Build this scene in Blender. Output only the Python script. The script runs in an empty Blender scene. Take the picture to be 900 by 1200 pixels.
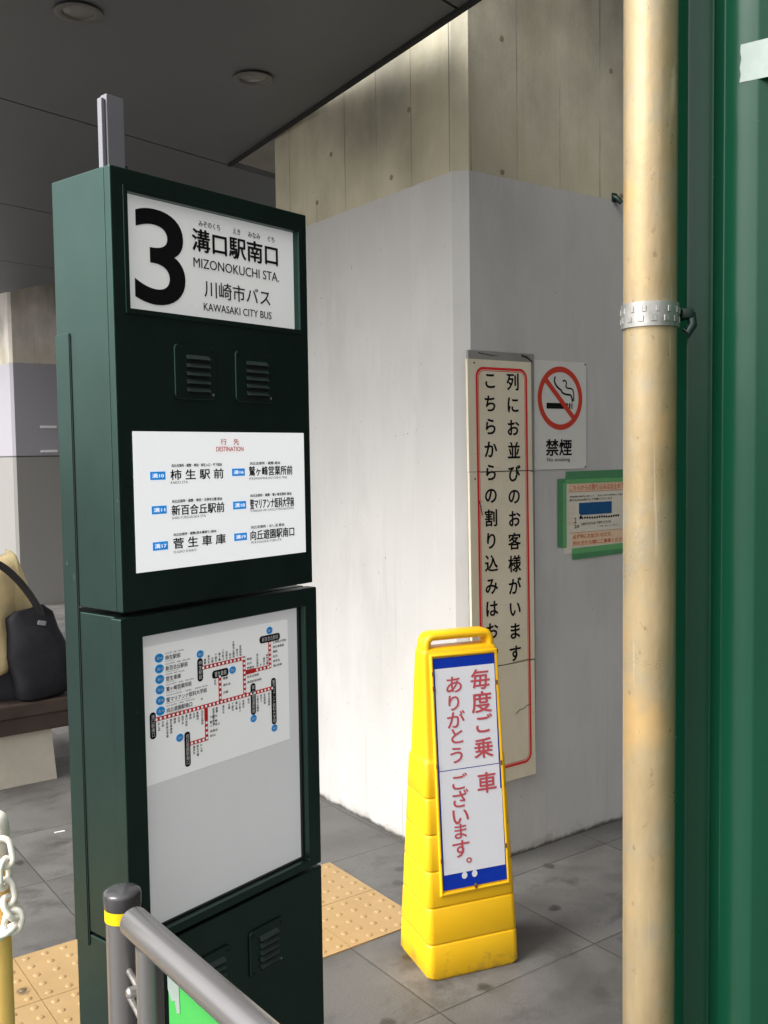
import bpy, bmesh, math, random
from mathutils import Vector, Matrix
random.seed(7)
R = math.radians
scene = bpy.context.scene
COL = scene.collection

# ------------------------------------------------------------------ camera
cd = bpy.data.cameras.new('camera')
cam = bpy.data.objects.new('camera', cd); COL.objects.link(cam)
cd.sensor_fit = 'VERTICAL'; cd.sensor_height = 36.0; cd.sensor_width = 27.0
cd.lens = 1141.0 / 1200.0 * 36.0
cd.clip_start = 0.02; cd.clip_end = 600
PITCH, ROLL = R(3.45), R(0.8)
fw = Vector((0, math.cos(PITCH), -math.sin(PITCH)))
up0 = Vector((0, math.sin(PITCH), math.cos(PITCH)))
r0 = Vector((1, 0, 0))
rr = r0 * math.cos(ROLL) - up0 * math.sin(ROLL)
uu = up0 * math.cos(ROLL) + r0 * math.sin(ROLL)
m = Matrix((rr, uu, -fw)).transposed().to_4x4()
m.translation = Vector((0, 0, 1.6))
cam.matrix_world = m
scene.camera = cam

# ------------------------------------------------------------------ sky, sun, exposure
SUN_EL, SUN_AZ = R(48), R(240)          # azimuth from +Y clockwise: light from the left, behind the camera
world = bpy.data.worlds.new('World'); scene.world = world; world.use_nodes = True
wn = world.node_tree.nodes; wl = world.node_tree.links
bg = wn['Background']
sky = wn.new('ShaderNodeTexSky'); sky.sky_type = 'NISHITA'; sky.sun_disc = False
sky.sun_elevation = SUN_EL; sky.sun_rotation = SUN_AZ
sky.air_density = 1.0; sky.dust_density = 4.0; sky.ozone_density = 0.6
hs = wn.new('ShaderNodeHueSaturation'); hs.inputs['Saturation'].default_value = 0.10
wl.new(sky.outputs[0], hs.inputs['Color']); wl.new(hs.outputs[0], bg.inputs[0])
bg.inputs[1].default_value = 0.15
sl = bpy.data.lights.new('sun', 'SUN'); sl.energy = 1.3; sl.angle = R(34); sl.color = (1, 0.96, 0.90)
sun = bpy.data.objects.new('sun', sl); COL.objects.link(sun)
sd = Vector((math.sin(SUN_AZ) * math.cos(SUN_EL), math.cos(SUN_AZ) * math.cos(SUN_EL), math.sin(SUN_EL)))
sun.rotation_euler = sd.to_track_quat('Z', 'Y').to_euler()
sun.location = (-6, -4, 9)
vs = scene.view_settings
vs.view_transform = 'Standard'; vs.look = 'None'; vs.gamma = 1.0; vs.exposure = 1.14
vs.use_curve_mapping = False
scene.render.engine = 'CYCLES'
scene.cycles.max_bounces = 8; scene.cycles.use_denoising = True

# ------------------------------------------------------------------ materials
def lin(c):
    return tuple((v / 12.92 if v <= .04045 else ((v + .055) / 1.055) ** 2.4) for v in c)
def s8(r, g, b): return lin((r / 255, g / 255, b / 255))

class NT:
    def __init__(s, name):
        s.m = bpy.data.materials.new(name); s.m.use_nodes = True
        s.n = s.m.node_tree.nodes; s.l = s.m.node_tree.links
        s.b = s.n['Principled BSDF']
    def new(s, t, **kw):
        n = s.n.new(t)
        for k, v in kw.items(): setattr(n, k, v)
        return n
    def put(s, sock, v):
        if isinstance(v, bpy.types.NodeSocket): s.l.new(v, sock)
        elif v is not None:
            try: sock.default_value = v
            except Exception: sock.default_value = tuple(v) + (1,)
    def coord(s): 
        return s.new('ShaderNodeTexCoord').outputs['Object']
    def mapping(s, v, scale=(1, 1, 1), rot=(0, 0, 0), loc=(0, 0, 0)):
        n = s.new('ShaderNodeMapping'); s.l.new(v, n.inputs[0])
        n.inputs['Scale'].default_value = scale; n.inputs['Rotation'].default_value = rot; n.inputs['Location'].default_value = loc
        return n.outputs[0]
    def noise(s, v, scale=5, detail=5, rough=.6, dist=0):
        n = s.new('ShaderNodeTexNoise'); s.l.new(v, n.inputs['Vector'])
        n.inputs['Scale'].default_value = scale; n.inputs['Detail'].default_value = detail
        n.inputs['Roughness'].default_value = rough; n.inputs['Distortion'].default_value = dist
        return n.outputs['Fac']
    def ramp(s, v, a, b, ca=(0, 0, 0), cb=(1, 1, 1)):
        n = s.new('ShaderNodeValToRGB'); s.l.new(v, n.inputs[0])
        e = n.color_ramp.elements
        e[0].position = a; e[1].position = b
        e[0].color = tuple(ca) + (1,); e[1].color = tuple(cb) + (1,)
        return n.outputs['Color']
    def math(s, op, a, b=None, clamp=False):
        n = s.new('ShaderNodeMath', operation=op, use_clamp=clamp)
        s.put(n.inputs[0], a)
        if b is not None: s.put(n.inputs[1], b)
        return n.outputs[0]
    def maprange(s, v, a, b, c=0, d=1):
        n = s.new('ShaderNodeMapRange'); s.l.new(v, n.inputs[0])
        for i, q in enumerate((a, b, c, d)): n.inputs[i + 1].default_value = q
        return n.outputs[0]
    def mix(s, f, a, b, mode='MIX'):
        n = s.new('ShaderNodeMix', data_type='RGBA', blend_type=mode)
        s.put(n.inputs[0], f)
        for i, v in ((6, a), (7, b)):
            if isinstance(v, bpy.types.NodeSocket): s.l.new(v, n.inputs[i])
            else: n.inputs[i].default_value = tuple(v) + (1,)
        return n.outputs[2]
    def xyz(s, v):
        n = s.new('ShaderNodeSeparateXYZ'); s.l.new(v, n.inputs[0]); return n.outputs
    def bump(s, h, strength=.2, dist=.01):
        n = s.new('ShaderNodeBump'); s.l.new(h, n.inputs['Height'])
        n.inputs['Strength'].default_value = strength; n.inputs['Distance'].default_value = dist
        s.l.new(n.outputs[0], s.b.inputs['Normal'])
    def set(s, base=None, rough=None, metal=None, spec=None):
        if base is not None: s.put(s.b.inputs['Base Color'], base)
        if rough is not None: s.put(s.b.inputs['Roughness'], rough)
        if metal is not None: s.put(s.b.inputs['Metallic'], metal)
        if spec is not None: s.put(s.b.inputs['Specular IOR Level'], spec)
        return s.m

def flat(name, c, rough=.5, metal=0, spec=.5, var=.12, scale=9, bump=0, rv=1.0):
    t = NT(name); co = t.coord(); n = t.noise(co, scale, 6, .65)
    f = t.ramp(n, .3, .7)
    a = tuple(v * (1 - var) for v in c); b = tuple(min(1, v * (1 + var)) for v in c)
    if bump: t.bump(t.noise(co, scale * 12, 3, .6), bump, .004)
    r = t.maprange(t.noise(co, scale * 2.3, 4), .3, .7, max(.02, rough - .06 * rv), min(1, rough + .08 * rv))
    return t.set(t.mix(f, a, b), r, metal, spec)

def ink(name, c, rough=.75): return flat(name, c, rough, spec=.2, var=.06, scale=40)
def added_glow(name, c, glow, rough=.3, var=.02, ec=(.97, .99, 1)):  # faint emission added so the sheet looks brighter than daylight makes it
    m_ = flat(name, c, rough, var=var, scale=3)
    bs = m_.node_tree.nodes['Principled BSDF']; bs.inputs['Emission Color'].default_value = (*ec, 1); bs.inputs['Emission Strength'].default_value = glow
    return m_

M = {}
def cabinet_mat():
    t = NT('dark_green_metallic_paint'); co = t.coord()
    c = t.mix(t.ramp(t.noise(co, 3.5, 5), .3, .7), (.038, .074, .063), (.050, .094, .080))
    nick = t.ramp(t.noise(t.mapping(co, (1, 1, .35)), 95, 3, .6), .745, .765)
    c = t.mix(t.math('MULTIPLY', nick, .55), c, (.30, .34, .32))
    dust = t.noise(t.mapping(co, (2, 2, .4)), 3, 6, .7)
    t.bump(t.noise(co, 160, 2), .04, .002)
    return t.set(c, t.maprange(dust, .3, .75, .27, .43), .9, .4)
M['green'] = cabinet_mat()
M['green_sky_sheen'] = flat('lightened_green_louvre', (.040, .062, .056), .5, .3, var=.2, scale=30)  # lighter green paints the sky's reflection onto the louvre hoods
M['green_edge'] = flat('dark_green_gap', (.002, .006, .005), .7)
M['black'] = ink('black_ink', (.005, .005, .0055))
M['red'] = ink('red_ink', s8(214, 48, 48))
M['blue'] = ink('blue_ink', s8(40, 168, 255))
M['white_sheet'] = flat('white_sheet', (.86, .86, .86), .42, var=.015, scale=3)
M['white_ink'] = ink('white_ink', (.85, .85, .85))
M['acrylic'] = added_glow('glowing_acrylic', (.60, .60, .585), .09, .2, .05)
M['acrylic_white'] = added_glow('name_acrylic', (.80, .80, .76), .10, .22, .03)
M['dest_sheet'] = added_glow('destination_acrylic', (.86, .86, .86), .22, .35)
M['blue_glow'] = added_glow('glowing_blue', (.02, .30, .85), .12, .5, .02, (.02, .36, .90))
M['map_paper'] = added_glow('map_paper', (.78, .775, .73), .12, .5, .025)
M['alu_grey'] = flat('grey_aluminium', (.235, .23, .255), .42, .25, var=.06)
def yellow_mat():
    t = NT('scuffed_yellow_plastic'); co = t.coord(); z = t.xyz(co)[2]
    c = t.mix(t.ramp(t.noise(co, 5, 5), .3, .7), (.90, .50, .006), (.95, .555, .009))
    gz = t.math('ADD', t.noise(co, 17, 6, .72), t.maprange(z, 0, .10, .22, 0))
    c = t.mix(t.math('MULTIPLY', t.ramp(gz, .66, .82), .6), c, (.36, .22, .05))
    sc = t.noise(t.mapping(co, (30, 30, 4), rot=(.3, .2, 0)), 2.2, 4, .6)
    c = t.mix(t.math('MULTIPLY', t.ramp(sc, .68, .73), .35), c, (.60, .38, .06))
    t.bump(t.noise(co, 90, 3), .05, .003)
    return t.set(c, t.maprange(t.noise(co, 9, 4), .3, .7, .28, .44))
M['yellow_plastic'] = yellow_mat()
M['blue_band'] = ink('blue_band', s8(8, 52, 170))
M['pink_ink'] = ink('faded_red_ink', s8(196, 84, 92))
M['board_white'] = flat('board_white', (.80, .80, .84), .45, var=.02)
M['rail'] = flat('grey_rail_paint', (.23, .222, .220), .24, .62, var=.03, scale=5, rv=.4)
M['rail_dark'] = flat('dark_cap_plastic', (.075, .073, .075), .17, .3, var=.05, rv=.3)
M['yellow_band'] = flat('yellow_reflective', (.85, .58, .0), .4, var=.04)
M['steel'] = flat('bright_steel', (.42, .405, .38), .36, .8, var=.3, scale=40)
M['chain_white'] = flat('white_plastic_chain', (.80, .76, .68), .4, var=.05)
M['pole_yellow'] = flat('yellow_pole_paint', (.96, .60, .17), .34, var=.06, scale=8)
M['green_paper'] = flat('green_paper', (.045, .36, .065), .5, var=.03)
M['tape_clear'] = flat('whitish_tape', (.27, .33, .30), .35, var=.12, scale=25)
M['tape_green'] = flat('green_masking_tape', s8(100, 168, 108), .6, var=.12, scale=18)
M['tape_green_dark'] = flat('green_masking_tape_layer', s8(76, 136, 92), .6, var=.10, scale=18)
M['bracket'] = flat('dark_hook_bolt', (.012, .03, .024), .35, .3)
M['wood'] = flat('dark_bench_wood', (.035, .022, .016), .55, var=.4, scale=6)
M['coat'] = flat('cream_coat', (.74, .60, .33), .85, var=.08, scale=12, bump=.8)
M['skin'] = flat('skin', (.50, .30, .21), .5, var=.05)
M['hair'] = flat('black_hair', (.01, .009, .009), .5)
M['trousers'] = flat('dark_trousers', (.02, .02, .026), .85)
M['bag'] = flat('black_nylon_bag', (.010, .010, .014), .7, spec=.3, var=.3, scale=10, bump=.2)
M['lamp_ring'] = flat('downlight_ring', (.115, .112, .108), .45)
M['lamp_glass'] = flat('downlight_glass', (.17, .165, .15), .15)
M['board_grey'] = flat('grey_back_board', (.27, .26, .245), .6, var=.12)
M['paper_pale'] = flat('notice_paper', (.70, .66, .55), .6, var=.04)
M['ns_white'] = flat('no_smoking_panel', (.68, .665, .62), .5, var=.03)
M['ns_red'] = ink('faded_sign_red', s8(196, 66, 50))
M['notice_red'] = ink('notice_red', s8(196, 84, 66))
M['notice_pink'] = ink('notice_pink', s8(226, 198, 164))
M['notice_blue'] = ink('notice_blue', s8(32, 82, 130))
M['crack'] = ink('crack_grime', (.05, .045, .04))

def concrete_pillar_mat(name, zpaint, zdark=None, up_c=(.55, .515, .395)):
    t = NT(name); co = t.coord(); x, y, z = t.xyz(co)
    # raw concrete with board-form seams
    n1 = t.noise(t.mapping(co, (1.3, 1.3, .9)), 2.2, 7, .62)
    c = t.mix(t.ramp(n1, .32, .68), tuple(v * .72 for v in up_c), tuple(v * 1.15 for v in up_c))
    st = t.noise(t.mapping(co, (7, 7, .5)), 1.6, 5, .6)
    c = t.mix(t.math('MULTIPLY', t.ramp(st, .52, .70), .38), c, (.43, .345, .185))
    u = t.math('ADD', x, y)
    fr = t.math('FRACT', t.math('DIVIDE', t.math('ADD', u, .232 * 40 + .09), .232))
    seam = t.math('LESS_THAN', t.math('ABSOLUTE', t.math('SUBTRACT', fr, .5)),   .016)
    sn = t.ramp(t.noise(t.mapping(co, (9, 9, 1.1)), 1.3, 4), .44, .60)
    c = t.mix(t.math('MULTIPLY', seam, t.math('MULTIPLY', sn, .75)), c, (.13, .115, .085))
    dk = t.noise(t.mapping(co, (1.3, 1.3, .9), loc=(3, 1, 2)), 1.7, 4, .5)
    c = t.mix(t.math('MULTIPLY', t.ramp(dk, .46, .70), .62), c, (.16, .155, .13))
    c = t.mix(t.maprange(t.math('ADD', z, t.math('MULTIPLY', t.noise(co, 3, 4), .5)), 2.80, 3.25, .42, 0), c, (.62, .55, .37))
    spk = t.ramp(t.noise(co, 34, 3, .7), .70, .74)
    c = t.mix(t.math('MULTIPLY', spk, .5), c, (.10, .085, .06))
    # painted lower zone
    p1 = t.noise(co, 1.6, 5, .55)
    pc = t.mix(t.ramp(p1, .3, .7), (.515, .506, .488), (.572, .563, .545))
    sm = t.noise(t.mapping(co, (2.2, 2.2, .8), loc=(5, 2, 0)), 1.9, 6, .65)
    pc = t.mix(t.math('MULTIPLY', t.ramp(sm, .50, .72), .38), pc, (.40, .388, .37))
    rl = t.noise(t.mapping(co, (3.2, 3.2, .7), loc=(2, 7, 1)), 2.4, 6, .7)
    pc = t.mix(t.math('MULTIPLY', t.ramp(rl, .52, .60), .22), pc, (.64, .63, .61))
    dots = t.ramp(t.noise(co, 55, 2, .5), .745, .775)
    pc = t.mix(t.math('MULTIPLY', dots, .75), pc, (.13, .12, .12))
    if zdark is not None:
        lo = t.math('LESS_THAN', z, zdark)
        pc = t.mix(lo, tuple(v for v in (.36, .345, .38)), (.29, .28, .265))
        ln = t.math('LESS_THAN', t.math('ABSOLUTE', t.math('SUBTRACT', z, zdark)), .008)
        pc = t.mix(ln, pc, (.08, .08, .08))
    else:
        # grime where the wall meets the pavement
        gz = t.maprange(z, 0.0, .07, 1, 0)
        gn = t.ramp(t.math('ADD', t.noise(co, 9, 6, .7), t.math('MULTIPLY', gz, .32)), .66, .84)
        pc = t.mix(t.math('MULTIPLY', gn, t.maprange(z, .03, .12, .55, 0)), pc, (.27, .24, .19))
        wv = t.math('ADD', z, t.math('MULTIPLY', t.math('SUBTRACT', t.noise(co, 14, 5, .7), .5), .05))
        pc = t.mix(t.maprange(wv, .004, .018, .9, 0), pc, (.05, .045, .04))
        dr = t.noise(t.mapping(co, (16, 16, .55), loc=(1, 4, .3)), 1.5, 5, .65)
        pc = t.mix(t.math('MULTIPLY', t.ramp(dr, .62, .74), t.maprange(z, .1, 1.6, .5, .05)), pc, (.25, .235, .215))
        jt = t.math('LESS_THAN', t.math('ABSOLUTE', t.math('SUBTRACT', fr, .5)), .009)
        pc = t.mix(t.math('MULTIPLY', jt, .16), pc, (.70, .69, .67))
    edge = t.math('ADD', z, t.math('MULTIPLY', t.math('SUBTRACT', t.noise(co, 22, 3), .5), .012))
    pm = t.math('LESS_THAN', edge, zpaint)
    t.bump(t.math('ADD', t.math('MULTIPLY', t.noise(co, 60, 4), t.math('SUBTRACT', 1.15, pm)), t.math('MULTIPLY', t.noise(co, 5, 3), .5)), .22, .006)
    return t.set(t.mix(pm, c, pc), t.mix(pm, (.85,) * 3, (.42,) * 3))

def paving_mat():
    t = NT('grey_stone_paving'); co = t.coord()
    v = t.mapping(co, (1, 1, 1), loc=(-1.044 + .645 * 40, -2.105 + .525 * 40, 0))
    b = t.new('ShaderNodeTexBrick', offset=0.0, squash=1.0)
    t.l.new(v, b.inputs['Vector'])
    b.inputs['Scale'].default_value = 1; b.inputs['Brick Width'].default_value = .645; b.inputs['Row Height'].default_value = .525
    b.inputs['Mortar Size'].default_value = .0042; b.inputs['Mortar Smooth'].default_value = .8; b.inputs['Bias'].default_value = 0
    b.inputs['Color1'].default_value = (.108, .105, .100, 1); b.inputs['Color2'].default_value = (.136, .132, .126, 1); b.inputs['Mortar'].default_value = (.052, .050, .047, 1)
    g = t.mix(t.ramp(t.noise(co, 160, 3, .7), .3, .7), (.80,) * 3, (1.2,) * 3)
    c = t.mix(1, b.outputs['Color'], g, 'MULTIPLY')
    big = t.noise(co, 1.7, 6, .62)
    c = t.mix(t.math('MULTIPLY', t.ramp(big, .44, .62), .7), c, (.058, .055, .051))
    sp = t.noise(t.mapping(co, (1, 1.4, 1), loc=(2.2, .4, 0)), 3.6, 7, .68, .4)
    c = t.mix(t.math('MULTIPLY', t.ramp(sp, .52, .66), .68), c, (.040, .034, .033))
    vo = t.new('ShaderNodeTexVoronoi'); t.l.new(t.mapping(co, (1, 1, 1), loc=(.3, .7, 0)), vo.inputs['Vector']); vo.voronoi_dimensions = '2D'; vo.inputs['Scale'].default_value = 3.6
    wob = t.math('ADD', vo.outputs['Distance'], t.math('MULTIPLY', t.math('SUBTRACT', t.noise(co, 38, 3), .5), .16))
    pick = t.math('GREATER_THAN', t.xyz(vo.outputs['Color'])[0], .55)
    c = t.mix(t.math('MULTIPLY', t.math('MULTIPLY', t.maprange(wob, .055, .10, .85, 0), pick), 1.0), c, (.034, .032, .030))
    li = t.noise(t.mapping(co, (1, 1, 1), loc=(7, 3, 0)), 2.6, 5)
    c = t.mix(t.math('MULTIPLY', t.ramp(li, .55, .72), .22), c, (.24, .235, .23))
    t.bump(t.math('ADD', t.math('MULTIPLY', b.outputs['Fac'], -1.0), t.math('MULTIPLY', t.noise(co, 130, 3), .25)), .35, .004)
    r = t.maprange(big, .3, .7, .62, .42)
    return t.set(c, r)

def tactile_mat():
    t = NT('yellow_tactile_tile'); co = t.coord()
    n = t.noise(co, 6, 6, .65)
    c = t.mix(t.ramp(n, .3, .72), (.335, .215, .090), (.40, .265, .118))
    c = t.mix(t.math('MULTIPLY', t.ramp(t.noise(co, 3.1, 5, .7), .58, .74), .45), c, (.30, .20, .10))
    c = t.mix(t.math('MULTIPLY', t.ramp(t.noise(co, 90, 3), .6, .75), .4), c, (.33, .22, .10))
    wn_ = t.new('ShaderNodeTexWhiteNoise', noise_dimensions='2D')
    fl = t.new('ShaderNodeVectorMath', operation='FLOOR'); t.l.new(t.mapping(co, (1 / .3, 1 / .3, 1), loc=(.3667, -8.5333 + 20, 0)), fl.inputs[0]); t.l.new(fl.outputs[0], wn_.inputs['Vector'])
    c = t.mix(t.math('MULTIPLY', wn_.outputs['Value'], .30), c, (.33, .235, .13))
    vo = t.new('ShaderNodeTexVoronoi'); vo.voronoi_dimensions = '2D'; t.l.new(co, vo.inputs['Vector']); vo.inputs['Scale'].default_value = 4.0
    wob = t.math('ADD', vo.outputs['Distance'], t.math('MULTIPLY', t.math('SUBTRACT', t.noise(co, 40, 3), .5), .2))
    pick = t.math('GREATER_THAN', t.xyz(vo.outputs['Color'])[1], .5)
    c = t.mix(t.math('MULTIPLY', t.maprange(wob, .05, .10, .8, 0), pick), c, (.075, .055, .035))
    t.bump(t.noise(co, 120, 3), .15, .003)
    return t.set(c, .6)

def pipe_mat():
    t = NT('weathered_tan_pipe'); co = t.coord()
    n = t.noise(t.mapping(co, (6, 6, 1.6)), 2.6, 6, .66)
    c = t.mix(t.ramp(n, .32, .68), (.31, .228, .122), (.47, .36, .205))
    c = t.mix(t.math('MULTIPLY', t.ramp(t.noise(co, 26, 5, .7), .50, .72), .75), c, (.33, .30, .22))
    pz = t.noise(t.mapping(co, (1, 1, .9), loc=(0, 0, 4)), 7, 4)
    c = t.mix(t.math('MULTIPLY', t.ramp(pz, .60, .70), .5), c, (.62, .38, .13))
    rs = t.noise(t.mapping(co, (1, 1, .6)), 95, 4, .7)
    c = t.mix(t.math('MULTIPLY', t.ramp(rs, .64, .70), .55), c, (.17, .095, .04))
    scr = t.noise(t.mapping(co, (60, 60, 2.2)), 2.5, 3, .6)
    c = t.mix(t.math('MULTIPLY', t.ramp(scr, .66, .70), .35), c, (.62, .55, .40))
    t.bump(t.math('ADD', t.noise(co, 40, 5), t.math('MULTIPLY', rs, -.6)), .16, .003)
    return t.set(c, t.maprange(t.noise(co, 22, 4), .3, .7, .26, .48), .45)

def fence_mat():
    t = NT('glossy_green_steel'); co = t.coord()
    n = t.noise(t.mapping(co, (3, 3, .35)), 3, 5)
    c = t.mix(t.ramp(n, .3, .7), (.003, .042, .021), (.005, .058, .028))
    sc = t.ramp(t.noise(co, 70, 2), .76, .78)
    c = t.mix(t.math('MULTIPLY', sc, .5), c, (.35, .42, .38))
    t.bump(t.noise(t.mapping(co, (2, 2, 1)), 7, 2), .10, .01)
    return t.set(c, .20, 0, .42)

def ceiling_mat():
    t = NT('dark_grey_ceiling_panel'); co = t.coord()
    n = t.noise(co, 1.4, 5)
    c = t.mix(t.ramp(n, .3, .7), (.108, .113, .120), (.122, .127, .134))
    return t.set(c, .5)

def aged_board_mat():
    t = NT('aged_cream_board'); co = t.coord(); x, y, z = t.xyz(co)
    n = t.noise(co, 3, 6)
    c = t.mix(t.ramp(n, .3, .7), (.70, .63, .465), (.76, .695, .55))
    c = t.mix(t.math('MULTIPLY', t.ramp(t.noise(t.mapping(co, (3, 3, 1)), 2, 6, .7), .5, .75), .45), c, (.52, .43, .27))
    c = t.mix(t.ramp(t.noise(co, 70, 2), .72, .76), c, (.40, .33, .22))
    return t.set(c, .55)

M['paving'] = paving_mat(); M['tactile'] = tactile_mat(); M['pipe'] = pipe_mat(); M['fence'] = fence_mat()
M['ceiling'] = ceiling_mat(); M['aged'] = aged_board_mat()
M['pillar'] = concrete_pillar_mat('painted_concrete_pillar', 2.635)
M['pillar_far'] = concrete_pillar_mat('painted_concrete_far_pillar', 2.62, 1.62, (.62, .57, .52))
M['raw'] = flat('raw_concrete_beam', (.42, .39, .33), .85, var=.15, scale=2.5, bump=.2)
M['block'] = flat('pale_concrete_block', (.46, .42, .35), .8, var=.10, scale=5, bump=.2)
M['seam'] = flat('ceiling_joint_dark', (.012, .012, .012), .8)
M['clip'] = flat('brown_clip', (.16, .075, .03), .6)
M['tie'] = flat('tie_hole_plug', (.26, .21, .13), .9)
M['mat_black'] = flat('black_handbag_strap', (.012, .012, .013), .6)

# ------------------------------------------------------------------ mesh builder
_tc = {}
def glyphs(s, bold=0.0, res=3):
    key = (s, bold, res)
    if key not in _tc:
        c = bpy.data.curves.new('tmp', 'FONT'); c.body = s; c.resolution_u = res; c.offset = bold
        o = bpy.data.objects.new('tmp', c); COL.objects.link(o)
        bpy.context.view_layer.update()
        me = bpy.data.meshes.new_from_object(o.evaluated_get(bpy.context.evaluated_depsgraph_get()))
        v = [(p.co.x, p.co.y) for p in me.vertices]; f = [tuple(p.vertices) for p in me.polygons]
        bpy.data.objects.remove(o); bpy.data.curves.remove(c); bpy.data.meshes.remove(me)
        _tc[key] = (v, f)
    return _tc[key]

class MB:
    """collects shapes; build() links them as one mesh object"""
    def __init__(s, off=(0, 0, 0), fn=None):
        s.v = []; s.f = []; s.mi = []; s.mats = []; s.off = Vector(off); s.fn = fn
    def mid(s, mat):
        mat = M[mat] if isinstance(mat, str) else mat
        if mat not in s.mats: s.mats.append(mat)
        return s.mats.index(mat)
    def add(s, vs, fs, mat):
        o = len(s.v); k = s.mid(mat)
        s.v += [Vector(p) for p in vs]
        for f in fs: s.f.append(tuple(i + o for i in f)); s.mi.append(k)
    def addbm(s, bm, mat):
        bm.verts.ensure_lookup_table(); bm.verts.index_update()
        s.add([v.co.copy() for v in bm.verts], [[v.index for v in f.verts] for f in bm.faces], mat); bm.free()
    def box(s, x0, x1, y0, y1, z0, z1, mat, bev=0, seg=2, mtx=None):
        bm = bmesh.new(); bmesh.ops.create_cube(bm, size=1)
        for v in bm.verts:
            v.co = Vector(((x0 + x1) / 2 + v.co.x * (x1 - x0), (y0 + y1) / 2 + v.co.y * (y1 - y0), (z0 + z1) / 2 + v.co.z * (z1 - z0)))
        if bev: bmesh.ops.bevel(bm, geom=list(bm.edges), offset=bev, segments=seg, affect='EDGES', profile=.5)
        if mtx is not None: bm.transform(mtx)
        s.addbm(bm, mat)
    def loft(s, rings, mat, cap0=True, cap1=True, closed=True):
        vs = [p for r in rings for p in r]; n = len(rings[0]); fs = []
        for i in range(len(rings) - 1):
            for j in range(n if closed else n - 1):
                a = i * n + j; b = i * n + (j + 1) % n
                fs.append((a, b, b + n, a + n))
        if cap0: fs.append(tuple(reversed(range(n))))
        if cap1: fs.append(tuple(range((len(rings) - 1) * n, len(rings) * n)))
        s.add(vs, fs, mat)
    def tube(s, pts, r, mat, seg=16, caps=True, closed=False):
        pts = [Vector(p) for p in pts]; rs = r if isinstance(r, (list, tuple)) else [r] * len(pts)
        rings = []; N = None; n = len(pts)
        for i, p in enumerate(pts):
            if closed: t = pts[(i + 1) % n] - pts[i - 1]
            else: t = pts[min(i + 1, n - 1)] - pts[max(i - 1, 0)]
            t.normalize()
            if N is None:
                N = t.orthogonal().normalized()
            N = (N - t * N.dot(t)).normalized(); B = t.cross(N)
            rings.append([p + (N * math.cos(a) + B * math.sin(a)) * rs[i] for a in [2 * math.pi * k / seg for k in range(seg)]])
        if closed: rings.append(rings[0]); s.loft(rings, mat, False, False)
        else: s.loft(rings, mat, caps, caps)
    def lathe(s, prof, mat, seg=28, c=(0, 0)):
        rings = [[(c[0] + r * math.cos(2 * math.pi * k / seg), c[1] + r * math.sin(2 * math.pi * k / seg), z) for k in range(seg)] for r, z in prof]
        s.loft(rings, mat)
    def plate(s, x0, x1, z0, z1, holes, y0, y1, mat):
        """slab in XZ between y0 (front) and y1 with rectangular through holes"""
        xs = sorted({x0, x1, *[h[0] for h in holes], *[h[1] for h in holes]})
        zs = sorted({z0, z1, *[h[2] for h in holes], *[h[3] for h in holes]})
        nx, nz = len(xs), len(zs); vs = [(x, y, z) for y in (y0, y1) for z in zs for x in xs]
        def solid(i, k):
            if i < 0 or k < 0 or i >= nx - 1 or k >= nz - 1: return False
            cx, cz = (xs[i] + xs[i + 1]) / 2, (zs[k] + zs[k + 1]) / 2
            return not any(h[0] < cx < h[1] and h[2] < cz < h[3] for h in holes)
        id_ = lambda q, i, k: q * nx * nz + k * nx + i
        fs = []
        for i in range(nx - 1):
            for k in range(nz - 1):
                if not solid(i, k): continue
                fs.append((id_(0, i, k), id_(0, i + 1, k), id_(0, i + 1, k + 1), id_(0, i, k + 1)))
                fs.append((id_(1, i, k), id_(1, i, k + 1), id_(1, i + 1, k + 1), id_(1, i + 1, k)))
                if not solid(i - 1, k): fs.append((id_(0, i, k), id_(0, i, k + 1), id_(1, i, k + 1), id_(1, i, k)))
                if not solid(i + 1, k): fs.append((id_(0, i + 1, k), id_(1, i + 1, k), id_(1, i + 1, k + 1), id_(0, i + 1, k + 1)))
                if not solid(i, k - 1): fs.append((id_(0, i, k), id_(1, i, k), id_(1, i + 1, k), id_(0, i + 1, k)))
                if not solid(i, k + 1): fs.append((id_(0, i, k + 1), id_(0, i + 1, k + 1), id_(1, i + 1, k + 1), id_(1, i, k + 1)))
        s.add(vs, fs, mat)
    # flat print in the XZ plane, facing -y, at depth y
    def poly(s, pts, y, mat): s.add([(p[0], y, p[1]) for p in pts], [tuple(range(len(pts)))], mat)
    def rect(s, x0, x1, z0, z1, y, mat): s.poly([(x0, z0), (x1, z0), (x1, z1), (x0, z1)], y, mat)
    def disc(s, cx, cz, rx, rz, y, mat, n=32): s.poly([(cx + rx * math.cos(2 * math.pi * k / n), cz + rz * math.sin(2 * math.pi * k / n)) for k in range(n)], y, mat)
    def ring(s, outer, inner, y, mat):
        n = len(outer)
        s.add([(p[0], y, p[1]) for p in outer] + [(p[0], y, p[1]) for p in inner], [(i, (i + 1) % n, n + (i + 1) % n, n + i) for i in range(n)], mat)
    def stroke(s, pts, w, y, mat):
        pts = [Vector((p[0], p[1])) for p in pts]; L = []; Rr = []
        for i, p in enumerate(pts):
            d = (pts[min(i + 1, len(pts) - 1)] - pts[max(i - 1, 0)]).normalized(); nrm = Vector((-d.y, d.x)) * w / 2
            if 0 < i < len(pts) - 1:
                d1 = (pts[i] - pts[i - 1]).normalized(); c = max(.5, d.dot(d1)); nrm = nrm / c
            L.append(p + nrm); Rr.append(p - nrm)
        n = len(pts)
        s.add([(p.x, y, p.y) for p in Rr] + [(p.x, y, p.y) for p in L], [(i, i + 1, n + i + 1, n + i) for i in range(n - 1)], mat)
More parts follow.
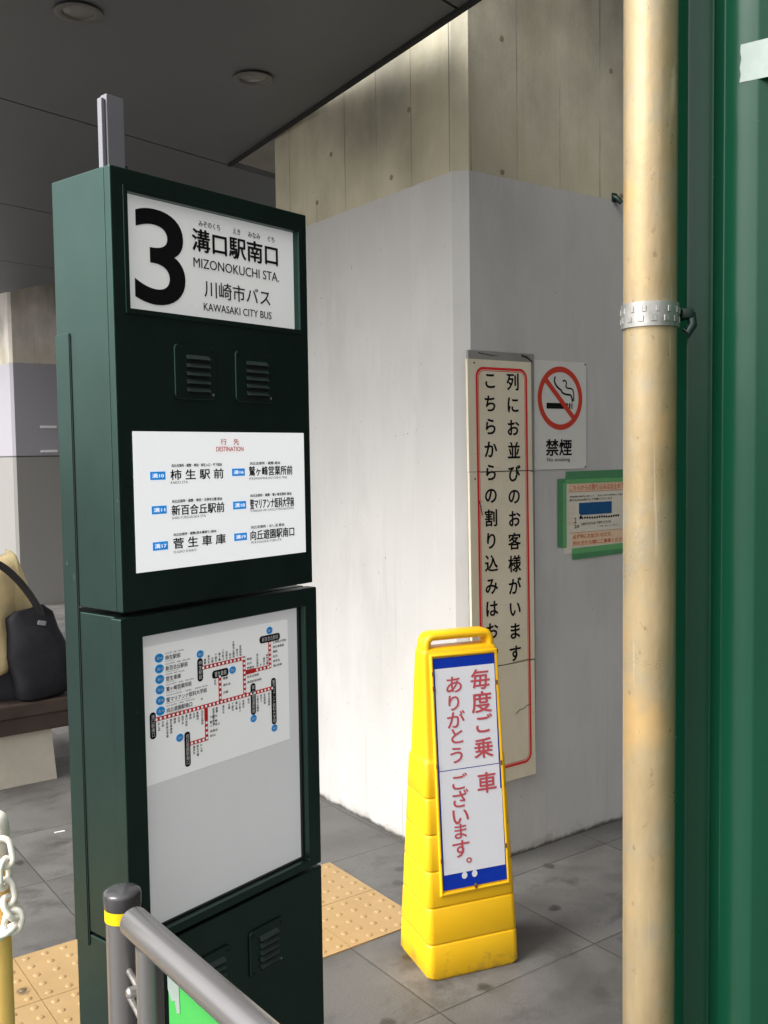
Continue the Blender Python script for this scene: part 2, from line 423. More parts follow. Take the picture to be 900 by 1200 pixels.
    def text(s, st, x0, x1, z0, z1, y, mat, bold=0.0, res=3, fat=0.0):
        if bold:
            w = bold * (z1 - z0) * .8
            for k, (dx, dz) in enumerate(((-1, .45), (1, .45), (0, -1), (0, 0))): s.text(st, x0 + w + dx * w, x1 - w + dx * w, z0 + w + dz * w, z1 - w + dz * w, y - .00012 * k, mat, 0, res)
            return
        v, f = glyphs(st, fat, res)
        ax = min(p[0] for p in v); bx = max(p[0] for p in v); az = min(p[1] for p in v); bz = max(p[1] for p in v)
        s.add([(x0 + (p[0] - ax) / (bx - ax) * (x1 - x0), y, z0 + (p[1] - az) / (bz - az) * (z1 - z0)) for p in v], f, mat)
    def char(s, ch, cx, cz, sx, sz, y, mat, bold=0.0, res=3):
        if bold:
            w = bold * sz * .85
            for k, (dx, dz) in enumerate(((-1, .45), (1, .45), (0, -1), (0, 0))): s.char(ch, cx + dx * w, cz + dz * w, sx * (1 - bold), sz * (1 - bold), y - .00012 * k, mat, 0, res)
            return
        v, f = glyphs(ch, bold, res)
        s.add([(cx + (p[0] - .5) * sx, y, cz + (p[1] - .38) * sz) for p in v], f, mat)
    def vtext(s, st, cx, ztop, em, y, mat, bold=0.0, pitch=None, res=1):
        pitch = pitch or em
        for i, ch in enumerate(st): s.char(ch, cx, ztop - pitch * (i + .5), em, em, y, mat, bold, res)
    def build(s, name, parent=None, smooth=None, bevel=0):
        me = bpy.data.meshes.new(name)
        fn = s.fn or (lambda p: p)
        me.from_pydata([Vector(fn(p)) - s.off for p in s.v], [], s.f)
        for mt in s.mats: me.materials.append(mt)
        me.polygons.foreach_set('material_index', s.mi)
        if smooth:
            bm = bmesh.new(); bm.from_mesh(me); bmesh.ops.recalc_face_normals(bm, faces=bm.faces); bm.to_mesh(me); bm.free()
            me.polygons.foreach_set('use_smooth', [True] * len(me.polygons)); me.set_sharp_from_angle(angle=R(smooth))
        me.update()
        o = bpy.data.objects.new(name, me); COL.objects.link(o)
        if parent: o.parent = parent
        if bevel:
            bv = o.modifiers.new('bevel', 'BEVEL'); bv.width = bevel; bv.segments = 2; bv.limit_method = 'ANGLE'; bv.angle_limit = R(40)
        return o

def rr_pts(x0, x1, z0, z1, r, n=5):
    out = []
    for cx, cz, a0 in ((x1 - r, z1 - r, 0), (x0 + r, z1 - r, 90), (x0 + r, z0 + r, 180), (x1 - r, z0 + r, 270)):
        out += [(cx + r * math.cos(R(a0 + 90 * k / n)), cz + r * math.sin(R(a0 + 90 * k / n))) for k in range(n + 1)]
    return out

def tag(o, label, cat, group=None, kind=None):
    if label: o['label'] = label
    if cat: o['category'] = cat
    if group: o['group'] = group
    if kind: o['kind'] = kind
    return o
def thing(name, label, cat, loc=(0, 0, 0), rz=0.0, group=None):
    o = bpy.data.objects.new(name, None); COL.objects.link(o)
    o.location = loc; o.rotation_euler = (0, 0, rz); o.empty_display_size = .1
    return tag(o, label, cat, group)

PY = R(35.76)                       # paving and pillars
PRv = Vector((math.cos(PY), math.sin(PY), 0)); PLv = Vector((-math.sin(PY), math.cos(PY), 0))
CY = R(51.0)                        # sign cabinet, canopy panels, hoarding
CRv = Vector((math.cos(CY), math.sin(CY), 0)); CLv = Vector((-math.sin(CY), math.cos(CY), 0))
PB = PRv * 2.6186 + PLv * 2.7698    # a point at the foot of the near pillar's sign face

# ------------------------------------------------------------------ ground
b = MB(); b.add([(-150, -150, 0), (150, -150, 0), (150, 150, 0), (-150, 150, 0)], [(0, 1, 2, 3)], 'paving')
o = b.build('pavement'); o.rotation_euler = (0, 0, PY); tag(o, None, None, kind='structure')

b = MB()
TX1, TZ0 = 1.99, 2.560
for i in range(14):
    for j in range(2):
        x1 = TX1 - i * .3; x0 = x1 - .3; y0 = TZ0 + j * .3
        b.box(x0 + .0012, x1 - .0012, y0 + .0012, y0 + .2988, -.02, .004, 'tactile')
        for k in range(5):
            for q in range(5):
                cx, cy = x0 + .03 + k * .06, y0 + .03 + q * .06
                seg = 12
                rings = [[(cx + r * math.cos(2 * math.pi * a / seg), cy + r * math.sin(2 * math.pi * a / seg), z) for a in range(seg)] for r, z in ((.0120, .0035), (.0095, .0066), (.006, .0076))]
                b.loft(rings, 'tactile', False, True)
o = b.build('tactile_paving', smooth=50); o.rotation_euler = (0, 0, PY); tag(o, None, None, kind='structure')

# ------------------------------------------------------------------ near pillar
def pillar(name, label, loc, x0, x1, y1, h, mat, rad=.03, holes=()):
    t = thing(name, label, 'pillar', loc, PY)
    b = MB(); pts = []
    n = 1
    def corner(cx, cy, a0):
        return [(cx + rad * math.cos(a0 + math.pi / 2 * k / n), cy + rad * math.sin(a0 + math.pi / 2 * k / n)) for k in range(n + 1)]
    pts += corner(x0 + rad, rad, math.pi); pts += corner(x1 - rad, rad, 1.5 * math.pi)
    pts += corner(x1 - rad, y1 - rad, 0); pts += corner(x0 + rad, y1 - rad, .5 * math.pi)
    b.loft([[(p[0], p[1], z) for p in pts] for z in (-.05, h)], mat)
    b.build('shaft', t, smooth=30)
    for (u, z, f) in holes:
        hb = MB()
        ring = lambda r, d: [((u + r * math.cos(2 * math.pi * k / 14), -d, z + r * math.sin(2 * math.pi * k / 14)) if f == 'R' else (x0 - d, u - r * math.cos(2 * math.pi * k / 14), z + r * math.sin(2 * math.pi * k / 14))) for k in range(14)]
        hb.loft([ring(.0105, -.004), ring(.0105, .0012), ring(.007, .0018)], 'tie', False, True)
        hb.build('tie_plug', t)
    return t
near_p = pillar('concrete_pillar', 'broad concrete pillar painted pale grey below bare concrete, carrying the wall signs', PB, -.262, 2.4, 1.394, 4.6, 'pillar', .045,
       [(-.0516, 3.145, 'R'), (.5552, 3.155, 'R'), (-.0518, 2.653, 'R'), (.62, 2.66, 'R'), (.30, 2.93, 'L'), (.86, 2.90, 'L'), (.42, 2.70, 'L'), (.98, 2.72, 'L')])
cd_b = MB(); cd_b.tube([(.575, .012, 2.655), (.572, -.02, 2.638), (.585, -.034, 2.618)], [.012, .011, .009], 'bracket', 10)
cd_b.box(.560, .592, -.006, 0.002, 2.628, 2.664, 'bracket', .003)
cd_b.build('anchor_bolt', near_p, smooth=40)

far_p = pillar('concrete_pillar', 'distant two-tone concrete pillar beyond the seated person, with two small stickers', Vector((-3.95, 10.42, 0)), 0, 2.6, 1.8, 4.6, 'pillar_far', .03)
for z in (1.937, 1.672):
    q = MB(); q.box(.29, .47, -.005, 0, z - .013, z + .013, 'white_sheet', .002)
    q.build('sticker', far_p)

t = thing('concrete_beam', 'raw concrete beam of the elevated deck spanning above the pillars and ceiling', 'beam', PB + Vector((0, 0, 4.6)), PY)
b = MB(); b.box(-.7, 6.0, -6.5, 14, .001, 1.2, 'raw', .03); b.build('beam_shade_slab', t)  # deck slab stretched out of view towards the camera to shade the pillar
b = MB(); b.box(-.62, -.30, 1.42, 14, -1.02, .0, 'raw', .02); b.build('girder', t)

# ------------------------------------------------------------------ unseen dark building added off to the right to darken reflections
M['facade'] = flat('dark_brown_tile_facade', (.026, .023, .021), .5, var=.2, scale=3)
M['glass_dark'] = flat('dark_window_glass', (.015, .018, .02), .08, spec=.6)
bld = thing('shading_building', 'dark tiled station building facing the pavement, beyond the right picture edge', 'building', PRv * 6.2 + PLv * -9, PY)
b = MB(); fm = Matrix.Rotation(R(-90), 4, 'Z')
holes = [(-11.2 + k * 2.2, -11.2 + k * 2.2 + 1.5, zz, zz + hh) for k in range(6) for zz, hh in ((.9, 1.7), (4.1, 1.5), (7.2, 1.5))]
b.plate(-14, 8, 0, 14, holes, 0, .25, 'facade'); b.box(-14, 8, .251, 6, 0, 14, 'facade')
b.fn = lambda p: fm @ Vector(p); b.build('wall', bld)
for h in holes:
    b = MB(); b.fn = lambda p: fm @ Vector(p); b.box(h[0] + .002, h[1] - .002, .16, .19, h[2] + .002, h[3] - .002, 'glass_dark'); b.build('window', bld)

# ------------------------------------------------------------------ canopy ceiling
ZC = 3.10
can = thing('canopy_ceiling', 'dark grey panelled canopy ceiling over the bus stop with thin black joints', 'canopy', (0, 0, ZC), CY)
def ceil_panel(pts):
    b = MB(); b.loft([[(p[0], p[1], z) for p in pts] for z in (0, .03)], 'ceiling'); b.build('ceiling_panel', can)
G = .006
def edgeA(bv): return 2.784 + (bv - 1.859) * (3.479 - 2.784) / (3.812 - 1.859)
AMIN = 1.25
def strip(b0, b1, a1_0, a1_1, a0=AMIN):
    ceil_panel([(a0, b0 + G), (a1_0, b0 + G), (a1_1, b1 - G), (a0, b1 - G)])
strip(1.30, 1.925, edgeA(1.30), edgeA(1.925)); strip(1.925, 3.84, edgeA(1.925), edgeA(3.84))
for k, (p, q) in enumerate(((3.84, 5.40), (5.40, 6.95), (6.95, 8.50))): strip(p, q, 4.79, 4.79)
b = MB(); b.box(AMIN + .01, 4.70, 3.97, 8.49, .031, .07, 'seam'); b.loft([[(p[0], p[1], z) for p in ((AMIN + .01, 1.31), (edgeA(1.31) - .01, 1.31), (edgeA(3.84) - .01, 3.849), (AMIN + .01, 3.849))] for z in (.031, .07)], 'seam')
b.build('ceiling_backing', can)
b = MB()
for (p, q) in (((edgeA(1.3), 1.3), (edgeA(3.83), 3.83)),):
    d = (Vector(q) - Vector(p)).normalized(); nn = Vector((d.y, -d.x)) * .022
    b.loft([[(*(Vector(w) + o2), z) for w, o2 in ((p, Vector((0, 0)) + nn * .05), (p, nn), (q, nn), (q, nn * .05))] for z in (-.012, .09)], 'seam')
b.build('edge_trim', can)
for lab, a_, b_ in (('unlit round downlight in the ceiling at the top left corner', 1.986, 2.899), ('unlit round downlight in the ceiling above the bus stop sign', 2.77, 2.88)):
    t = thing('downlight', lab, 'downlight', CRv * a_ + CLv * b_ + Vector((0, 0, ZC)), CY, 'downlights in the canopy ceiling')
    b = MB(); b.lathe([(.050, -.002), (.074, -.004), (.078, -.007), (.079, -.0105), (.074, -.013), (.056, -.011), (.052, -.004)], 'lamp_ring', 40); b.build('trim_ring', t, smooth=50)
    b = MB(); b.lathe([(.001, -.0085), (.03, -.0075), (.0505, -.004)], 'lamp_glass', 32); b.build('lens', t, smooth=50)

# ------------------------------------------------------------------ bus stop sign cabinet
CA = Vector((-.461, 1.696, 0))
cab = thing('bus_stop_sign', 'tall dark green bus stop sign cabinet numbered 3 with route map window', 'bus stop sign', CA, CY)
W = .4865; D = .176
# upper housing: body behind, front plate with the name window
b = MB(); b.plate(0, W, 1.326, 2.1, [(.032, .461, 1.858, 2.062)], 0, .018, 'green'); b.box(0, W, .018, D, 1.326, 2.1, 'green')
b.build('upper_housing', cab, bevel=.0022)
b = MB(); b.plate(.024, .469, 1.850, 2.070, [(.0335, .4595, 1.8595, 2.0605)], -.0035, -.0003, 'green'); b.build('window_trim', cab, bevel=.001)
b = MB(); y = .0128
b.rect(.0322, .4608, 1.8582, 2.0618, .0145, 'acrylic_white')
b.text('3', .056, .1705, 1.874, 2.045, y, 'black', 0, 8, .013)
b.text('溝口駅南口', .188, .414, 1.984, 2.0275, y, 'black', .032)
b.text('MIZONOKUCHI STA.', .1906, .4156, 1.9545, 1.9725, y, 'black', .004)
b.text('川崎市バス', .2155, .390, 1.9015, 1.934, y, 'black', .010)
b.text('KAWASAKI CITY BUS', .213, .392, 1.876, 1.8905, y, 'black', .010)
for st, x0, x1 in (('みぞのくち', .2055, .259), ('えき', .292, .311), ('みなみ', .332, .3647), ('ぐち', .3856, .405)): b.text(st, x0, x1, 2.032, 2.0435, y, 'black', .01)
b.build('stop_name_panel', cab)

def vent(x0, x1, z0, z1, name='vent'):
    b = MB(); w = x1 - x0; h = z1 - z0
    b.loft([[(p[0], yy, p[1]) for p in rr_pts(x0 + e, x1 - e, z0 + e, z1 - e, .009)] for yy, e in ((-.0004, 0), (-.0030, 0), (-.0042, .0012))], 'green')
    for k in range(5):
        zc = z1 - h * (.235 + .148 * k); xa, xb = x0 + w * .24, x1 - w * .16
        # hooded louvre: a wedge that opens downwards
        zt, zb = zc + .0052, zc - .0035
        prof = [(-.0040, zt), (-.0115, zb + .001), (-.0115, zb), (-.0062, zb)]
        n = 4
        vs = [(xx, p[0], p[1]) for xx in (xa + .003, xb - .003) for p in prof]
        b.add(vs, [(0, 1, 5, 4), (1, 2, 6, 5), (2, 3, 7, 6), (0, 3, 2, 1), (4, 5, 6, 7)], 'green_sky_sheen')
        b.rect(xa + .003, xb - .003, zb - .0068, zb - .0002, -.0050, 'green_edge')
    for sx, sz in ((.10, .10), (.90, .10), (.10, .90), (.90, .90)):
        b.disc(x0 + w * sx, z0 + h * sz, .0028, .0028, -.0052, 'alu_grey' if (sx, sz) == (.9, .1) else 'green_edge', 12)
    return b.build(name, cab)
vent(.126, .226, 1.705, 1.806); vent(.275, .3785, 1.704, 1.804)

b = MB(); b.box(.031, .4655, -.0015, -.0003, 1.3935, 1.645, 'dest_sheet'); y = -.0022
b.text('行　先', .2336, .2815, 1.6205, 1.6325, y, 'red', .01); b.text('DESTINATION', .2222, .2926, 1.608, 1.6172, y, 'red', .01)
rows = [('10', (.0655, .0998, 1.5578, 1.5727), '柿 生 駅 前', (.1109, .2395, 1.556, 1.5758), '向丘出張所・蔵敷・神田・柿生入口・平下経由', (.1144, .2355), 1.5793, 'KAKIO STA.', (.1114, .1521), 1.549),
        ('16', (.2612, .295, 1.5598, 1.5742), '鷲ヶ峰営業所前', (.3058, .4292, 1.5583, 1.5781), '向丘出張所・蔵敷 経由', (.3093, .3932), 1.580, 'WASHIGAMINE EIGYOSHO MAE', (.3054, .4127), 1.5507),
        ('11', (.0668, .1005, 1.496, 1.5107), '新百合丘駅前', (.1112, .2396, 1.4908, 1.5107), '向丘出張所・蔵敷・神田・王禅寺公園 経由', (.1133, .234), 1.5137, 'SHIN-YURIGAOKA STA.', (.1122, .1937), 1.4838),
        ('18', (.262, .2965, 1.4945, 1.5099), '聖マリアンナ医科大学前', (.3068, .4319, 1.4922, 1.5131), '向丘出張所・蔵敷・鷲ヶ峰営業所 経由', (.3085, .4246), 1.5158, 'ST.MARIANNA UNIV. SCHOOL OF MEDICINE HOSPITAL', (.3076, .4315), 1.486),
        ('17', (.067, .1013, 1.4303, 1.4455), '菅 生 車 庫', (.1132, .241, 1.4294, 1.4498), '向丘出張所・蔵敷(清水橋通り) 経由', (.1147, .2172), 1.4519, 'SUGAO SHAKO', (.1136, .1677), 1.421),
        ('19', (.263, .297, 1.4324, 1.4472), '向丘遊園駅南口', (.3061, .4308, 1.43, 1.4503), '向丘出張所・おし沼 経由', (.3084, .4016), 1.4527, 'MUKOGAOKA-YUEN STA.', (.3075, .3944), 1.423)]
for num, bx, nm, tb, sm, sx, sz, en, ex, ez in rows:
    b.rect(*bx, y, 'blue_glow')
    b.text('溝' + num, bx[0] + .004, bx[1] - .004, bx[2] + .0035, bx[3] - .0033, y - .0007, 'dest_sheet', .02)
    b.text(nm, *tb, y, 'black', .030)
    b.text(sm, sx[0], sx[1], sz + .0004, sz + .0068, y, 'black', .03, 2)
    b.text(en, ex[0], ex[1], ez + .0004, ez + .0053, y, 'black', 0, 2)
b.build('destination_panel', cab)

# middle housing: door leaf with the map window, body behind it with a thin gap
X0, X1 = -.010, .491
b = MB(); b.box(0, W, .0265, D, .712, 1.317, 'green'); b.build('display_housing', cab, bevel=.002)
b = MB(); b.plate(X0, X1, .712, 1.3165, [(.037, .4545, .729, 1.279)], -.0065, .0235, 'green'); b.build('display_door', cab, bevel=.0022)
b = MB(); b.plate(.0375, .454, .7295, 1.2785, [(.0405, .4510, .7325, 1.2755)], .0095, .0155, 'green_edge'); b.build('window_gasket', cab)
b = MB(); y = .0132
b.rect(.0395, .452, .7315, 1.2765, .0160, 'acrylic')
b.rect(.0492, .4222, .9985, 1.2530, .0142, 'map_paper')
red = 'red'
def line(pts, w=.0078, holes=True):
    b.stroke(pts, w, y, red)
    if holes:
        for p, q in zip(pts[:-1], pts[1:]):
            p, q = Vector(p), Vector(q); L = (q - p).length; n = max(1, round(L / .0098))
            for k in range(n):
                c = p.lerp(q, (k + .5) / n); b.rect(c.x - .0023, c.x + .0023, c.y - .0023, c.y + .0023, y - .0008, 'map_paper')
line([(.0705, 1.1175), (.3765, 1.1175)]); line([(.184, 1.1932), (.2955, 1.1932)]); line([(.2955, 1.197), (.2955, 1.1215)])
line([(.2996, 1.1635), (.325, 1.1635)], .0095, False); line([(.325, 1.1635), (.3668, 1.1635)]); line([(.3675, 1.1600), (.3675, 1.2165)])
line([(.2308, 1.1735), (.2308, 1.1215)]); line([(.194, 1.1135), (.194, 1.09)], .009, False); line([(.194, 1.09), (.194, 1.0497)]); line([(.1900, 1.0535), (.152, 1.0535)])
def pill(x0, x1, z0, z1, st):
    b.poly(rr_pts(x0, x1, z0, z1, .0062), y - .0004, 'black')
    if z1 - z0 > x1 - x0: b.vtext(st, (x0 + x1) / 2, z1 - .004, .0085, y - .0012, 'white_ink', .0, (z1 - z0 - .008) / len(st))
    else: b.text(st, x0 + .006, x1 - .006, z0 + .003, z1 - .003, y - .0012, 'white_ink', 0, 2)
pill(.0605, .0745, 1.083, 1.1325, '溝口駅南口'); pill(.1748, .1885, 1.168, 1.213, '柿生駅前'); pill(.2111, .2533, 1.1665, 1.1825, '菅生車庫'); pill(.339, .3975, 1.2150, 1.2300, '新百合丘駅前')
pill(.311, .325, 1.073, 1.138, '鷲ヶ峰営業所前'); pill(.369, .383, 1.0405, 1.138, '聖マリアンナ医科大学前'); pill(.1392, .153, 1.011, 1.0785, '向丘遊園駅南口')
def oval(cx, cz, st, rx=.0098, rz=.0082):
    b.disc(cx, cz, rx, rz, y - .0004, 'blue', 20); b.text(st, cx - rx * .62, cx + rx * .62, cz - .0027, cz + .0027, y - .0012, 'white_ink', 0, 2)
LG = [('溝10', '柿生駅前', .035, 1.230), ('溝11', '新百合丘駅前', .052, 1.210), ('溝17', '菅生車庫', .035, 1.1905), ('溝16', '鷲ヶ峰営業所前', .060, 1.171), ('溝18', '聖マリアンナ医科大学前', .097, 1.151), ('溝19', '向丘遊園駅南口', .060, 1.1313)]
for n_, nm, w_, z_ in LG:
    oval(.0857, z_, n_, .0102, .0084)
    b.text(nm, .1, .1 + w_, z_ - .0068, z_ + .0022, y, 'black', .01, 2)
    b.text('向丘出張所・蔵敷・神田 経由', .1, .1 + w_ * .9 + .012, z_ + .0046, z_ + .0074, y, 'black', 0, 1)
    b.text('MUKAIGAOKA SHUCHOJO', .1, .1 + w_ * .6, z_ - .0105, z_ - .0082, y, 'black', 0, 1)
for cx, cz, st in ((.1827, 1.221, '溝10'), (.2643, 1.1752, '溝17'), (.3677, 1.2388, '溝11'), (.3178, 1.0655, '溝16'), (.3762, 1.0325, '溝18'), (.1285, 1.0711, '溝19')): oval(cx, cz, st, .0088, .0075)
NM = ['高津区役所前', '片町', '二子坂上', '溝口本町', '向丘出張所', '蔵敷', '上作延小学校', '長尾台', '神田', '平', '清水台', '菅生車庫前', '初山', '水沢', '潮見台', '犬蔵', '稗原', '王禅寺公園前', '真福寺', '柿生大橋', '下麻生', '日光', '琴平下', '百合丘高校', 'おし沼', '鷲ヶ峰', '南平台', '宮前団地']
ni = 0
def nxt():
    global ni
    ni += 1; return NM[(ni * 5) % len(NM)]
def vst(xs, z, upward):
    for x_ in xs:
        st = nxt(); em = .0056
        if upward: b.vtext(st, x_, z + em * len(st) * 1.02, em, y, 'black', .012)
        else: b.vtext(st, x_, z, em, y, 'black', .012)
vst([.1945 + k * .0092 for k in range(11)], 1.1985, True); vst([.3320, .3410, .3505, .3595], 1.1685, True)
vst([.0812, .0905, .1, .109, .118, .1275, .1365, .1455, .155, .164, .1725, .184], 1.1115, False)
vst([.2125, .221, .238, .2530, .2625, .2725, .2815, .291, .3053], 1.1100, False); vst([.3305, .34, .35, .3624], 1.1105, False); vst([.184], 1.136, False)
vst([.162, .171, .180], 1.0475, False); vst([.2190], 1.165, False)
for k in range(6): st = nxt(); b.text(st, .3765, .3765 + .0065 * len(st), 1.2095 - k * .0098, 1.2145 - k * .0098, y, 'black', .01, 1)
for k, z_ in enumerate((1.187, 1.178, 1.169, 1.151, 1.140)): st = nxt(); b.text(st, .303, .303 + .0065 * len(st), z_, z_ + .005, y, 'black', .01, 1)
for k, z_ in enumerate((1.160, 1.147, 1.132)): st = nxt(); b.text(st, .2385, .2385 + .0065 * len(st), z_, z_ + .005, y, 'black', .01, 1)
for k, z_ in enumerate((1.0905, 1.081, 1.074, 1.063, 1.054)): st = nxt(); b.text(st, .2025, .2025 + .0065 * len(st), z_, z_ + .005, y, 'black', .01, 1)
b.build('route_map_panel', cab)

# lower housing
b = MB(); b.box(0, W, .0265, D, 0, .706, 'green'); b.build('lower_housing', cab, bevel=.002)
b = MB(); b.box(X0, X1, -.0065, .0235, .012, .7055, 'green'); b.build('lower_door', cab, bevel=.0022)
def vent_low(x0, x1, z0, z1):
    o = vent(x0, x1, z0, z1); o.location = (0, -.0066, 0)
vent_low(.272, .368, .545, .642); vent_low(.126, .222, .545, .642)
b = MB(); b.box(-.0030, -.0003, .1335, D - .0005, .684, 1.825, 'green', .0009); b.box(-.0014, -.0002, .1308, .1333, .688, 1.821, 'green_edge')
b.build('side_cover', cab)
b = MB(); b.box(.066, .1035, .094, .112, 2.1, 2.258, 'alu_grey', .0012); b.box(.0565, .0648, .097, .110, 2.1, 2.250, 'alu_grey', .0018); b.box(.0648, .066, .099, .108, 2.1, 2.249, 'seam')
b.box(.0562, .1038, .0935, .1125, 2.121, 2.1222, 'seam')
b.build('mast', cab)
b = MB(); b.box(.1040, .120, .096, .116, 2.1, 2.134, 'bracket', .003); b.box(.105, .112, .099, .110, 2.134, 2.1395, 'bracket', .001); b.build('mast_bracket', cab)

# ------------------------------------------------------------------ yellow floor stand
SY = R(21.4)
st = thing('floor_stand_sign', 'tapered yellow plastic floor stand with white board of faded red handwriting-style thanks', 'floor sign', (.218, 3.021, 0), SY)
def yf(z): return -.125 + .085 * z
def hx(z): return .1575 - .0285 * z
def section(z, ins, side=0):
    x = hx(z) - ins; f = yf(z) + ins; k = -f; r = max(.010, .024 - .013 * z)
    out = []
    n = 5
    for cx, cy, a0 in ((x - r, k - r, 0), (-x + r, k - r, 90), (-x + r, f + r, 180), (x - r, f + r, 270)):
        out += [(cx + r * math.cos(R(a0 + 90 * q / n)), cy + r * math.sin(R(a0 + 90 * q / n)), z) for q in range(n + 1)]
    return out
b = MB()
grooves = [.108, .2175, .327, .437, .548]
zs = [(0.0, .008), (.012, .001)]
for g in grooves:
    zs += [(g - .006, 0), (g - .0022, .0012), (g - .0008, .0038), (g + .0008, .0038), (g + .0022, .0012), (g + .006, 0)]
zs += [(.650, 0), (.656, .0015), (.662, .0045), (.67, .005), (.80, .0045), (.90, .004), (.975, .004), (.990, .004), (.9975, .008), (1.0, .016)]
b.loft([section(z, i) for z, i in zs], 'yellow_plastic')
# handle: flattened arch above the body
hp = [(-.108, 0, .985), (-.1085, 0, 1.004), (-.107, 0, 1.020), (-.099, 0, 1.0305), (-.088, 0, 1.034), (0, 0, 1.0345), (.088, 0, 1.034), (.099, 0, 1.0305), (.107, 0, 1.020), (.1085, 0, 1.004), (.108, 0, .985)]
rings = []
for i, p in enumerate(hp):
    t_ = (Vector(hp[min(i + 1, 10)]) - Vector(hp[max(i - 1, 0)])).normalized(); n_ = Vector((0, 1, 0)).cross(t_)
    rings.append([Vector(p) + n_ * .0145 * math.copysign(abs(math.cos(a)) ** .7, math.cos(a)) + Vector((0, 1, 0)) * .034 * math.copysign(abs(math.sin(a)) ** .7, math.sin(a)) for a in [2 * math.pi * k / 16 for k in range(16)]])
b.loft(rings, 'yellow_plastic')
b.build('body', st, smooth=55)
def pan(p): return Vector((p[0], yf(p[2]) + p[1], p[2]))
b = MB(fn=pan)
def quad(x0l, x0r, z0, x1l, x1r, z1, y, mat): b.add([(x0l, y, z0), (x0r, y, z0), (x1r, y, z1), (x1l, y, z1)], [(0, 1, 2, 3)], mat)
def bl(z): return -.0985
def br(z): return .1125 + (.969 - z) * .0115
b.loft([[(bl(.267) - e, yy, .267 - e), (br(.267) + e, yy, .267 - e), (br(.969) + e, yy, .969 + e), (bl(.969) - e, yy, .969 + e)] for yy, e in ((.004, 0), (-.0022, 0))], 'blue_band')
yb = -.0029
b.rect(bl(0) + .005, .1115, .3135, .6262, yb, 'board_white'); b.rect(bl(0) + .0045, .1105, .6288, .9385, yb, 'board_white')
b.rect(.1115, .1165, .3135, .55, yb, 'board_white')
yt = -.0036
for ch, cx, cz, s_ in (('毎', .0586, .8947, 1), ('度', .0604, .8241, 1.05), ('ご', .0614, .7566, .95), ('乗', .0597, .6825, 1), ('車', .0652, .5749, 1.02)): b.char(ch, cx, cz, .072 * s_, .068 * s_, yt, 'pink_ink', .022)
for ch, cx, cz, s_ in (('あ', -.0323, .8868, 1), ('り', -.0351, .8312, .95), ('が', -.0313, .7788, 1), ('と', -.0305, .7297, .95), ('う', -.0335, .6714, .98), ('ご', -.0312, .5889, .95), ('ざ', -.0306, .537, 1), ('い', -.0311, .4853, 1.05), ('ま', -.0334, .4398, .92), ('す', -.034, .3863, 1.05), ('。', .010, .362, .9)): b.char(ch, cx, cz, .066 * s_, .058 * s_, yt, 'pink_ink', .018)
for x_ in (-.0253, .0089): b.disc(x_, .3035, .0095, .0105, yt, 'board_white', 20)
b.build('message_board', st)
b = MB(fn=pan); rings = []
for sx, z_ in ((0, .262), (1, .262), (1, .974), (0, .974), (0, .262)):
    def pt_(o, yy):
        x_ = (br(z_) + o) if sx else (bl(z_) - o)
        return (x_, yy, z_ + (o if z_ > .5 else -o))
    rings.append([pt_(.001, .004), pt_(.001, -.004), pt_(.0035, -.0058), pt_(.0075, -.0058), pt_(.010, -.003), pt_(.010, .004)])
b.loft(rings, 'yellow_plastic', False, False); b.build('board_rim', st, smooth=50)
for x_, z_ in ((-.1015, .88), (-.1015, .645), (-.1015, .36), (.1150, .88), (.1175, .630), (.1200, .372), (.011, .266), (-.1015, .925)):
    b = MB(fn=pan); b.box(x_ - .0035, x_ + .0035, -.0072, 0.002, z_ - .007, z_ + .007, 'clip', .001); b.build('board_clip', st)

# ------------------------------------------------------------------ wall signs on the near pillar
def wall(name, label, cat, u, z): return thing(name, label, cat, PB + PRv * u + Vector((0, 0, z)), PY)
# grey backing board
u0, z0 = -.07, .33
t = wall('backing_board', 'weathered grey backing board behind the tall red-bordered board, edges showing', 'board', u0, z0)
b = MB(off=(u0, 0, z0)); b.box(-.240, .100, -.012, -.001, .40, 1.978, 'board_grey', .002)
b.poly([(-.19, 1.9715), (-.12, 1.9635), (-.075, 1.962), (-.12, 1.9600), (-.19, 1.9675)], -.0128, 'crack')
b.poly([(.03, 1.974), (.06, 1.968), (.088, 1.952), (.094, 1.938), (.085, 1.946), (.06, 1.958), (.03, 1.965)], -.0128, 'crack')
b.build('panel', t)
t = wall('queue_notice_board', 'tall aged cream board with red double border and vertical black Japanese writing', 'sign', u0, .317)
b = MB(off=(u0, 0, .317))
xa, xb = -.254, .071
def xs(z): return (1.95 - z) * .0105
def bmap(p): return Vector((p[0] + xs(p[2]) - (.006 if p[1] < -.0242 else 0), p[1], p[2]))
b.fn = bmap
for z_a, z_b, dx in ((1.5268, 1.944, 0), (.779, 1.5248, .001), (.317, .777, -.001)):
    b.box(xa + dx, xb + dx, -.024, -.0125, z_a, z_b, 'aged', .0012)
yb = -.0248
o1 = rr_pts(-.2095, .0535, .373, 1.9165, .038, 8); i1 = rr_pts(-.2000, .0440, .3825, 1.907, .0295, 8)
o2 = rr_pts(-.1972, .0412, .3853, 1.9042, .028, 8); i2 = rr_pts(-.1948, .0388, .3877, 1.9018, .026, 8)
b.ring(o1, i1, yb, 'red'); b.ring(o2, i2, yb, 'red')
zt = 1.866; pt = (1.866 - .8178) / 12
for i, ch in enumerate('列にお並びのお客様がいます'):
    z_ = zt - i * pt; b.char(ch, -.0210 - xs(z_) + (0 if i < 3 else .004) , z_, .071, .071, yb, 'black', .030)
for i, ch in enumerate('こちらからの割り込みはおやめ下さい'):
    z_ = zt + .002 - i * (1.868 - .9192) / 11; b.char(ch, -.1410 - xs(z_) + .004, z_, .071, .071, yb, 'black', .030)
